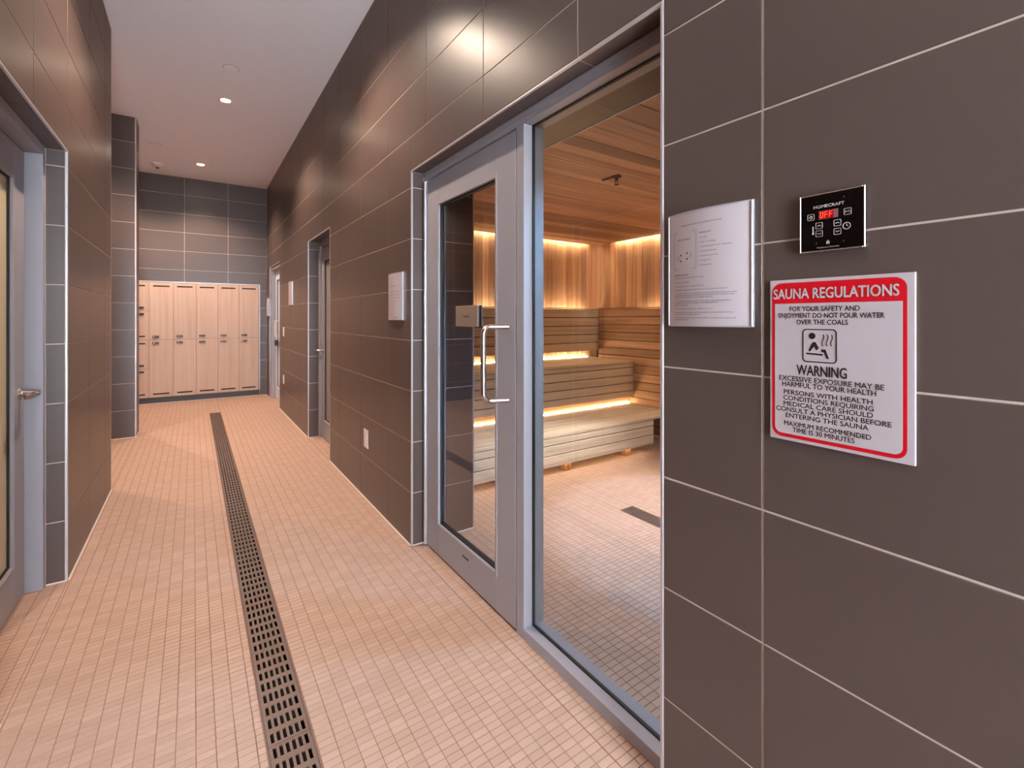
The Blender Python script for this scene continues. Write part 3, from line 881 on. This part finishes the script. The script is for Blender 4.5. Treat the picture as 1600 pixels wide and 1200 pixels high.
if rest > 0:
    obj('grate_panel', MB_shift(grate_mesh(DR[0] - xm, DR[1] - xm, 6, rest, RP, SLOT, 0), xm, y) if False else (lambda g_: (setattr(g_, 'v', [(a + xm, b + y, c) for a, b, c in g_.v]), g_)[1])(grate_mesh(DR[0] - xm, DR[1] - xm, 6, rest, RP, SLOT, 0)), M['steel'], dn)
ds = drain(*DS, 'short dark slotted drain grate in the sauna floor', 0)
xm = (DS[0] + DS[1]) / 2
yy = DS[3] - .005; pl_ = .48
gm2 = grate_mesh(DS[0] - xm, DS[1] - xm, 7, 24, .02, .012, 0)
me2 = mesh_of('grate_panel', gm2); me2.materials.append(M['steel'])
for k_ in range(3):
    o = bpy.data.objects.new('grate_panel', me2); o.parent = ds
    o.location = Vector((xm, yy - pl_ * (k_ + 1), 0)) - ORG[ds.name]; COL.objects.link(o)

# ------------------------------------------------------------------ lockers
LB0 = .100
LTOP = 1.930
def locker_door(col, x0, x1, z0, z1, lock_top, slot_top):
    d = obj('door', MB().box(x0 + .0015, x1 - .002, B - .002, B + .016, z0 + .002, z1 - .002, .001), M['laminate'], col, org=((x0 + x1) / 2, B, (z0 + z1) / 2))
    w = x1 - x0
    zs = z1 - .060 if slot_top else z0 + .055
    obj('vent_slot', MB().box(x0 + (w * .16 if w > .25 else .035), x1 - .05, B - .0026, B - .0018, zs - .011, zs + .011), M['slot'], d)
    zl = z1 - .050 if lock_top else z0 + .050
    lk = obj('lock', MB().box(x0 + .040, x0 + .125, B - .014, B - .002, zl - .016, zl + .016, .005), M['lock'], d)
    return d, (x0 + .060, zl)
def locker_column(x0, x1, doors_, label):
    t = thing('locker', ((x0 + x1) / 2, B + .2, LB0), label, 'locker', 'maple lockers in the back wall niche')
    obj('carcass', MB().box(x0 + .0008, x1 - .0008, B + .0175, B + .42, LB0, LTOP), M['edge'], t)
    for z0, z1, lt, st in doors_:
        d, (kx, kz) = locker_door(t, x0, x1, z0, z1, lt, st)
        obj('lock_knob', MB().lathe((kx, B - .014, kz), (0, -1, 0), [(0, .010), (.007, .009), (.009, .005)], 14), M['chrome'], d, smooth=True)
    return t
two = [(1.018, LTOP, False, True), (LB0, 1.018, True, False)]
four = [(1.474, LTOP, False, True), (1.018, 1.474, True, False), (.562, 1.018, False, True), (LB0, .562, True, False)]
xs = [-1.195, -.765, -.576, -.265, .040, .342, .648, .955]
locker_column(xs[0], xs[1], two, 'maple locker column hidden behind the tiled pier')
locker_column(xs[1], xs[2], four, 'maple locker column split into four small doors, next to the tiled pier')
for i, lb in zip(range(2, 7), ('tall maple locker with two doors, right beside the column of four small doors', 'tall maple two-door locker, second of the five tall ones from the pier side', 'tall maple two-door locker in the middle of the five tall ones', 'tall maple two-door locker, second of the five tall ones from the door side', 'last tall maple two-door locker, against the metal trim by the end door')):
    locker_column(xs[i], xs[i + 1], two, lb)
pt = obj('plinth', MB().box(LX0, LX1, B + .020, B + .42, .001, LB0 - .001, .002), M['plinth'])
pt['label'] = 'charcoal plinth running under all the maple lockers'; pt['category'] = 'plinth'

# ------------------------------------------------------------------ text
RIGHT_ROT = Matrix(((0, 0, -1), (-1, 0, 0), (0, 1, 0)))   # text x -> -Y, y -> Z, normal -> -X
_tx = {}
def text_mb(s_, bold=0.0):
    if (s_, bold) in _tx: return _tx[(s_, bold)]
    cu = bpy.data.curves.new('t', 'FONT'); cu.body = s_; cu.size = 1; cu.resolution_u = 3
    ob = bpy.data.objects.new('t', cu); COL.objects.link(ob)
    bpy.context.view_layer.update()
    me = bpy.data.meshes.new_from_object(ob.evaluated_get(bpy.context.evaluated_depsgraph_get()))
    vs = [(v.co.x, v.co.y) for v in me.vertices]; fs = [tuple(p.vertices) for p in me.polygons]
    bpy.data.objects.remove(ob); bpy.data.meshes.remove(me); bpy.data.curves.remove(cu)
    _tx[(s_, bold)] = (vs, fs); return vs, fs
def wall_text(mb, s_, ya, yb, z0, cap, xfn, bold=0.0):
    """lay text between ya (start) and yb (end, smaller y) with its base line at z0; xfn(y) gives the surface x"""
    vs, fs = text_mb(s_, bold)
    if not vs: return
    x0 = min(v[0] for v in vs); x1 = max(v[0] for v in vs)
    sx = (ya - yb) / (x1 - x0); sz = cap / .70
    # heavier strokes: the same outline laid again a hair to each side
    b_ = bold * 1.6
    for q, (dx, dy) in enumerate(((0, 0), (b_, 0), (-b_, 0), (0, b_), (0, -b_)) if bold else ((0, 0),)):
        n = len(mb.v)
        for x, y in vs:
            yy_ = ya - (x - x0) * sx - dx * sz
            mb.v.append((xfn(yy_) - .0006 - q * .00001, yy_, z0 + (y + dy) * sz))
        mb.f += [tuple(n + i for i in f) for f in fs]

def flat(x): return lambda y: x
def rounded(u0, u1, v0, v1, r, n=6, which=(1, 1, 1, 1)):
    pts = []
    for (cx, cy, a, on) in ((u1 - r, v0 + r, -90, which[0]), (u1 - r, v1 - r, 0, which[1]), (u0 + r, v1 - r, 90, which[2]), (u0 + r, v0 + r, 180, which[3])):
        if not on:
            pts.append((cx + (r if a in (-90, 0) else -r), cy + (-r if a in (-90, 180) else r))); continue
        for i in range(n + 1):
            t = math.radians(a + 90 * i / n); pts.append((cx + r * math.cos(t), cy + r * math.sin(t)))
    return pts
WP = lambda u, v, d: (d, u, v)      # u = world y, v = z, d = world x

# ------------------------------------------------------------------ sauna regulations sign
SY = (.539, .284); SZ_ = (1.447, 1.098); sx0 = R - .0065
sg = thing('regulations_sign', (R, .411, 1.098), 'white sauna regulations sign with red border and header, screwed to the near tiled wall', 'sign')
obj('board', MB().box(sx0, R - .0005, SY[1], SY[0], SZ_[1], SZ_[0], .0006), M['signwhite'], sg)
U = lambda u: SY[0] + (SY[1] - SY[0]) * u
V = lambda v: SZ_[0] + (SZ_[1] - SZ_[0]) * v
def xu(px_):
    t = (px_ - 62) / 878
    return U(t * 935 / (1160 - 225 * t))
obj('red_border', MB().prism(rounded(U(.955), U(.018), V(.980), V(.020), .020), WP, sx0 - .0004, sx0 - .0001), M['red'], sg)
obj('white_field', MB().prism(rounded(U(.930), U(.042), V(.958), V(.148), .014, which=(1, 0, 0, 1)), WP, sx0 - .0008, sx0 - .0004), M['signwhite'], sg)
tm = MB(); wall_text(tm, 'SAUNA REGULATIONS', xu(97), xu(875), V(.118), .0215, flat(sx0 - .0006), .012)
obj('heading', tm, M['signwhite'], sg, kind='stuff')
tm = MB(); X_ = flat(sx0 - .0008)
for s_, a, b, v0, v1, bo in (
    ('FOR YOUR SAFETY AND', 235, 690, .167, .196, .008), ('ENJOYMENT DO NOT POUR WATER', 142, 812, .207, .236, .008), ('OVER THE COALS', 288, 627, .247, .276, .008),
    ('WARNING', 290, 620, .522, .583, .010),
    ('EXCESSIVE EXPOSURE MAY BE', 147, 810, .596, .626, .008), ('HARMFUL TO YOUR HEALTH', 173, 772, .632, .662, .008),
    ('PERSONS WITH HEALTH', 187, 755, .683, .711, .008), ('CONDITIONS REQUIRING', 183, 760, .719, .747, .008), ('MEDICAL CARE SHOULD', 185, 757, .755, .783, .008),
    ('CONSULT A PHYSICIAN BEFORE', 120, 843, .791, .819, .008), ('ENTERING THE SAUNA', 203, 735, .827, .855, .008),
    ('MAXIMUM RECOMMENDED', 190, 748, .877, .905, .008), ('TIME IS 30 MINUTES', 258, 663, .912, .940, .008)):
    wall_text(tm, s_, xu(a), xu(b), V(v1), (V(v0) - V(v1)), X_, bo)
obj('lettering', tm, M['black'], sg, kind='stuff')
# bather pictogram in a rounded box
ic = MB(); xa = sx0 - .0014; xb = sx0 - .0009
iu0, iu1, iv0, iv1 = xu(333), xu(563), V(.503), V(.303)
def ring_poly(mb, outer, inner, fn, d0, d1):
    n = len(outer); b = len(mb.v)
    for p_, d in ((outer, d0), (inner, d0), (outer, d1), (inner, d1)): mb.v += [tuple(fn(u, v, d)) for u, v in p_]
    for i in range(n):
        j = (i + 1) % n
        mb.f += [(b + i, b + j, b + n + j, b + n + i), (b + 2 * n + i, b + 3 * n + i, b + 3 * n + j, b + 2 * n + j), (b + i, b + 2 * n + i, b + 2 * n + j, b + j), (b + n + i, b + n + j, b + 3 * n + j, b + 3 * n + i)]
ring_poly(ic, rounded(iu1, iu0, iv0, iv1, .008), rounded(iu1 + .0022, iu0 - .0022, iv0 + .0022, iv1 - .0022, .006), WP, xa, xb)
IU = lambda u: iu0 + (iu1 - iu0) * u
IV = lambda v: iv1 + (iv0 - iv1) * v
r_ = .0066
ic.prism([(IU(.29) + r_ * math.cos(t * math.pi / 10), IV(.21) + r_ * math.sin(t * math.pi / 10)) for t in range(20)], WP, xa, xb)
ic.prism([(IU(u), IV(v)) for u, v in ((.18, .66), (.28, .44), (.34, .38), (.40, .40), (.49, .56), (.42, .64), (.34, .53), (.23, .68))], WP, xa, xb)
ic.prism([(IU(u), IV(v)) for u, v in ((.12, .715), (.60, .735), (.60, .785), (.12, .765))], WP, xa, xb)
ic.prism([(IU(u), IV(v)) for u, v in ((.56, .60), (.68, .60), (.78, .87), (.70, .86), (.63, .68), (.56, .68))], WP, xa, xb)
for k_ in range(3):
    c0 = .60 + k_ * .12; pl__ = []
    for i in range(9):
        v = .16 + .34 * i / 8; pl__.append((c0 + .025 * math.sin(i / 8 * 2 * math.pi) + .012, v))
    poly = [(IU(u - .010), IV(v)) for u, v in pl__] + [(IU(u + .010), IV(v)) for u, v in pl__[::-1]]
    n = 9
    for i in range(8):
        q = [poly[i], poly[i + 1], poly[17 - i - 1], poly[17 - i]]
        ic.prism(q, WP, xa, xb)
obj('pictogram', ic, M['black'], sg, kind='stuff')

# ------------------------------------------------------------------ sauna control
ct = thing('sauna_control', (R, .4165, 1.501), 'black glass sauna control panel with red OFF display in a chrome frame', 'control panel')
cy0, cy1, cz0, cz1 = .358, .475, 1.501, 1.620; cx = R - .012
fr = MB()
for a0, a1, b0, b1 in ((cy0, cy0 + .0035, cz0, cz1), (cy1 - .0022, cy1, cz0, cz1), (cy0 + .0035, cy1 - .0022, cz0, cz0 + .0022), (cy0 + .0035, cy1 - .0022, cz1 - .0022, cz1)):
    fr.box(cx, R - .0005, a0, a1, b0, b1, .0008)
obj('chrome_frame', fr, M['chrome'], ct)
obj('panel', MB().box(cx + .0008, R - .0005, cy0 + .0036, cy1 - .0023, cz0 + .0023, cz1 - .0023), M['blackglass'], ct)
PU = lambda px_: (lambda t: cy1 - .0022 + (cy0 - cy1 + .0057) * (t * 840 / (900 - 60 * t)))((px_ - 155) / 940)
PV = lambda v: cz1 - .0022 - (cz1 - cz0 - .0044) * v
pm = MB(); Xp = flat(cx + .0008)
wall_text(pm, 'HOMECRAFT', PU(375), PU(845), PV(.245), .0062, Xp, .004)
wall_text(pm, 'Programmable Thermostat', PU(435), PU(772), PV(.962), .0024, Xp, .0)
wall_text(pm, 'F/C', PU(855), PU(930), PV(.395), .0036, Xp, .004)
def pbox(cx_, v, s_=.0128):
    u = PU(cx_); w = PV(v); h = s_ / 2
    ring_poly(pm, rounded(u - h, u + h, w - h, w + h, .0015, 3), rounded(u - h + .0007, u + h - .0007, w - h + .0007, w + h - .0007, .001, 3), WP, cx + .0002, cx + .0006)
    return u, w
def chev(u, w, sgn_):
    for k_ in (-1, 1):
        pm.prism([(u, w + sgn_ * .0016), (u, w + sgn_ * .0002), (u + k_ * .0034, w - sgn_ * .0016), (u + k_ * .0034, w - sgn_ * .0002)], WP, cx + .0002, cx + .0006)
def pring(u, w, r0, r1):
    c1 = [(u + r1 * math.cos(t * math.pi / 12), w + r1 * math.sin(t * math.pi / 12)) for t in range(24)]
    c0 = [(u + r0 * math.cos(t * math.pi / 12), w + r0 * math.sin(t * math.pi / 12)) for t in range(24)]
    ring_poly(pm, c1, c0, WP, cx + .0002, cx + .0006)
u, w = pbox(330, .387); pring(u, w - .0003, .0022, .0031); pm.prism([(u - .0004, w), (u + .0004, w), (u + .0004, w + .0038), (u - .0004, w + .0038)], WP, cx + .0001, cx + .0005)
pbox(890, .378)
for cx_, v, s_ in ((465, .556, 1), (465, .700, -1), (745, .550, 1), (745, .700, -1)):
    u, w = pbox(cx_, v); chev(u, w, s_)
u, w = PU(877), PV(.624); pring(u, w, .0058, .0070)
pm.prism([(u - .0003, w - .0003), (u + .0003, w - .0003), (u + .0003, w + .0038), (u - .0003, w + .0038)], WP, cx + .0002, cx + .0006)
pm.prism([(u - .0026, w - .0004), (u + .0003, w - .0004), (u + .0003, w + .0003), (u - .0026, w + .0003)], WP, cx + .0002, cx + .0006)
u = PU(365); pm.prism(rounded(u - .0010, u + .0010, PV(.685), PV(.56), .0009, 3), WP, cx + .0002, cx + .0006)
pm.prism([(u + .0020 * math.cos(t * math.pi / 8), PV(.69) + .0020 * math.sin(t * math.pi / 8)) for t in range(16)], WP, cx + .0002, cx + .0006)
u, w = PU(603), PV(.885)
for k_, hh in ((-.0022, .004), (0, .0068), (.0022, .005)):
    pm.prism([(u + k_ - .0005, w - .002), (u + k_ + .0005, w - .002), (u + k_ + .0007, w + hh * .5), (u + k_ - .0003, w + hh), (u + k_ - .0008, w + hh * .4)], WP, cx + .0002, cx + .0006)
obj('panel_print', pm, M['print'], ct, kind='stuff')
dz0, dz1 = PV(.450), PV(.300)
dp = obj('display', MB().box(cx - .0002, cx + .0007, PU(755), PU(460), dz0, dz1), M['display'], ct)
obj('lit_field', MB().box(cx - .0005, cx - .0001, PU(690), PU(470), dz0 + .001, dz1 - .001), M['display_red'], dp)
dg = MB(); xd = cx - .0006
def seg7(c, u0):
    w, h, t, sk = .0058, .0115, .0013, .0008; zb = (dz0 + dz1) / 2 - h / 2
    on = {'O': 'abcdef', 'F': 'aefg'}[c]
    H = {'a': h - t, 'g': h / 2 - t / 2, 'd': 0}
    for k_ in on:
        if k_ in H:
            z = zb + H[k_]; s0 = sk * (H[k_] / h)
            dg.prism([(u0 - s0, z), (u0 - s0 - w, z), (u0 - s0 - w, z + t), (u0 - s0, z + t)], WP, xd - .0004, xd)
        else:
            uu = u0 if k_ in 'ef' else u0 - w + t
            z = zb + (h / 2 if k_ in 'fb' else 0); s0 = sk * ((z - zb) / h)
            dg.prism([(uu - s0, z), (uu - s0 - t, z), (uu - s0 - sk / 2 - t, z + h / 2), (uu - s0 - sk / 2, z + h / 2)], WP, xd - .0004, xd)
for c, px_ in (('O', 480), ('F', 550), ('F', 620)): seg7(c, PU(px_))
obj('digits', dg, M['led_red'], dp, kind='stuff')
for px_, v in ((415, .13), (820, .11), (405, .865), (820, .875)):
    obj('screw_cap', MB().lathe((cx + .0008, PU(px_), PV(v)), (-1, 0, 0), [(0, .0030), (.0012, .0024), (.0016, .001)], 14), M['blackglass'], ct, smooth=True)

# ------------------------------------------------------------------ notice holders
def notice(y1, y0, z0, z1, label, bulge=.016, base=.007):
    """curved wall holder; y1 is the far edge"""
    t = thing('notice_holder', (R, (y0 + y1) / 2, z0), label, 'notice')
    yc, hw = (y0 + y1) / 2, (y1 - y0) / 2
    X = lambda y: R - base - bulge * (1 - ((y - yc) / hw) ** 2)
    N = 14
    def arc(mb, ya, yb, za, zb, off, th):
        n = len(mb.v)
        for i in range(N + 1):
            y = ya + (yb - ya) * i / N
            for z in (za, zb):
                mb.v += [(X(y) - off, y, z), (X(y) - off + th, y, z)]
        for i in range(N):
            a = n + i * 4; b = a + 4
            mb.f += [(a, b, b + 2, a + 2), (a + 1, a + 3, b + 3, b + 1), (a, a + 1, b + 1, b), (a + 2, b + 2, b + 3, a + 3)]
        mb.f += [(n, n + 2, n + 3, n + 1), (n + 4 * N, n + 4 * N + 1, n + 4 * N + 3, n + 4 * N + 2)]
        return mb
    # end caps top and bottom fill back to the wall
    for za, zb in ((z0, z0 + .003), (z1 - .003, z1)):
        cap = MB()
        poly = [(X(y1 - (y1 - y0) * i / N) - .0012, y1 - (y1 - y0) * i / N) for i in range(N + 1)] + [(R - .0005, y0), (R - .0005, y1)]
        cap.prism(poly, lambda u, v, d: (u, v, d), za, zb)
        obj('end_cap', cap, M['metal'], t)
    for a, b in ((y0, y0 + .0045), (y1 - .0045, y1)):
        obj('side_rail', MB().box(R - base - .004, R - .0005, a, b, z0 + .003, z1 - .003, .001), M['metal'], t)
    obj('paper', arc(MB(), y0 + .0046, y1 - .0046, z0 + .0031, z1 - .0031, 0, .001), M['paper'], t, smooth=True)
    return t, X
t, X = notice(.809, .577, 1.342, 1.639, 'large curved notice holder with the sauna instructions beside the glass front')
nm = MB(); hm = MB()
Y = lambda f: .809 - .232 * f
Z = lambda f: 1.639 - .297 * f
wall_text(hm, 'Operating Instructions for Homecraft Digital Sauna Controls', Y(.20), Y(.70), Z(.122), .0032, X, .006)
wall_text(hm, 'TERMINOLOGY', Y(.44), Y(.585), Z(.208), .0034, X, .01)
wall_text(hm, 'Sauna Control', Y(.155), Y(.325), Z(.245), .0052, X, .002)
wall_text(hm, 'USER INSTRUCTIONS', Y(.095), Y(.305), Z(.555), .0036, X, .01)
for i, (s_, e) in enumerate((('1.  On / Off', .53), ('2.  Timer / Temp Display', .64), ('3.  Degrees Fahrenheit F / and C / temperatures', .805), ('4.  Increase temperature', .645), ('5.  Decrease temperature', .66), ('6.  Increase time', .58), ('7.  Decrease time', .59))):
    wall_text(nm, s_, Y(.44), Y(e), Z(.250 + i * .0385), .0029, X, .012)
lines = [('1.  Press the switch to turn the sauna on and set timer', .50, .59), ('2.  Press the on / off button', .32, .63), ('3.  Press the up button to set temperature or time', .50, .665),
         ('4.  The maximum temperature will be set at 90 C or 194 F, and max time 60 minutes', .76, .697),
         ('5.  To increase the temperature, hold the temperature button until the desired temperature is reached', .85, .728), ('then release the button and wait for the temperature. The temperature is set to within the setting', .83, .745), ('range. The time and temperature can be changed at any time', .60, .762),
         ('6.  To decrease the temperature hold the down button until the required time or', .80, .795), ('temperature is shown and the light of the display goes off', .66, .811), ('temperature has stopped', .29, .829),
         ('7.  To shut down the unit press the on / off button for 2 to 3 s', .60, .862),
         ('8.  For temperature below 60 the sauna will continue heating until the set temperature or 60 F is set', .82, .893), ('for the use of the digital sauna', .44, .910),
         ('9.  The temperature will be shown when the unit is on and below the maximum set', .84, .940), ('temperature for 60 minutes', .30, .957)]
for s_, e, v in lines: wall_text(nm, s_, Y(.095), Y(e), Z(v - .012), .0027, X, .012)
obj('print', nm, M['ink_grey'], t, kind='stuff'); obj('headline', hm, M['ink'], t, kind='stuff')
# drawing of the control
dm = MB()
def nring(u0, u1, v0, v1, w=.0006, r=.003):
    o_ = rounded(Y(u1), Y(u0), Z(v1), Z(v0), r, 3); i_ = rounded(Y(u1) + w, Y(u0) - w, Z(v1) + w, Z(v0) - w, r * .7, 3)
    n = len(o_); b = len(dm.v)
    dm.v += [(X(u) - .0006, u, v) for u, v in o_] + [(X(u) - .0006, u, v) for u, v in i_]
    for i in range(n):
        j = (i + 1) % n; dm.f.append((b + i, b + j, b + n + j, b + n + i))
nring(.10, .40, .175, .495); nring(.085, .415, .165, .505, .0004)
for a, b in ((.195, .375), (.195, .425), (.285, .362), (.285, .410)):
    u, v = Y(a), Z(b); n = len(dm.v); dm.v += [(X(u) - .0007, u + q * .0028, v + w * .0028) for q, w in ((-1, 0), (0, -1), (1, 0), (0, 1))]; dm.f.append((n, n + 1, n + 2, n + 3))
for a, b in ((.155, .40), (.335, .385)):
    nring(a - .012, a + .012, b - .018, b + .018, .0006, .002)
obj('drawing', dm, M['ink'], t, kind='stuff')

t, X = notice(3.014, 2.763, 1.350, 1.650, 'curved notice holder by the sauna door jamb, above the lone wall outlet')
nm = MB()
YY = lambda f: 3.014 - .251 * f
for s_, a, b, z, cp in (('NOTICE', .22, .62, 1.563, .006), ('Please shower before entering', .15, .85, 1.530, .004), ('the sauna and keep the door', .15, .88, 1.510, .004), ('closed at all times', .15, .84, 1.491, .004), ('Thank you', .52, .80, 1.366, .006)):
    wall_text(nm, s_, YY(a), YY(b), z, cp, X, .004)
obj('print', nm, M['ink'], t, kind='stuff')
t, X = notice(6.930, 6.655, 1.535, 1.845, 'pale notice holder on the wall between the two far doors')
t, X = notice(9.24, 9.00, 1.395, 1.700, 'pale notice holder in the far corner beyond the last door')

# ------------------------------------------------------------------ outlets and switches
def plate(yc, zc, w, h, label, name='wall_outlet', cat='outlet', inner=True):
    t = thing(name, (R, yc, zc - h / 2), label, cat)
    obj('cover_plate', MB().box(R - .006, R - .0003, yc - w / 2, yc + w / 2, zc - h / 2, zc + h / 2, .002), M['white'], t)
    p_ = obj('insert', MB().box(R - .0085, R - .006, yc - .017, yc + .017, zc - .034, zc + .034, .001), M['white'], t)
    if name == 'wall_outlet':
        sl_ = MB()
        for dz in (-.016, .016):
            for dy in (-.006, .006): sl_.box(R - .0088, R - .0084, yc + dy - .001, yc + dy + .001, zc + dz - .004, zc + dz + .004)
        obj('socket_slot', sl_, M['dark'], p_)
    return t
plate(3.520, .457, .098, .136, 'white wall outlet low on the tiles between the sauna and the middle door')
plate(7.400, .482, .10, .125, 'white outlet low on the tiles before the far door')
plate(7.400, 1.165, .10, .130, 'white switch at hand height on the tiles before the far door', 'wall_switch', 'switch')

# ------------------------------------------------------------------ sauna name sign on the door glass
gx = fx0 + .020
ns = thing('name_sign', (gx, 2.12, 1.32), 'small bronze name plate reading SAUNA on the door glass above the pull', 'sign')
px0 = gx - .017
obj('plate', MB().box(px0, gx - .0095, 2.002, 2.232, 1.319, 1.427, .0012), mat('taupe_plate', (150, 128, 112), .4, .2), ns)
obj('backing', MB().box(gx - .0095, gx - .0004, 2.004, 2.230, 1.321, 1.425), M['gasket'], ns)
tm = MB(); wall_text(tm, 'SAUNA', 2.143, 2.078, 1.366, .0115, flat(px0), .02); obj('lettering', tm, M['black'], ns, kind='stuff')
nb = obj('name_sign_back', MB().box(gx + .0065, gx + .0135, 2.002, 2.232, 1.319, 1.427, .001), mat('taupe_plate_back', (150, 128, 112), .4, .2), ns)
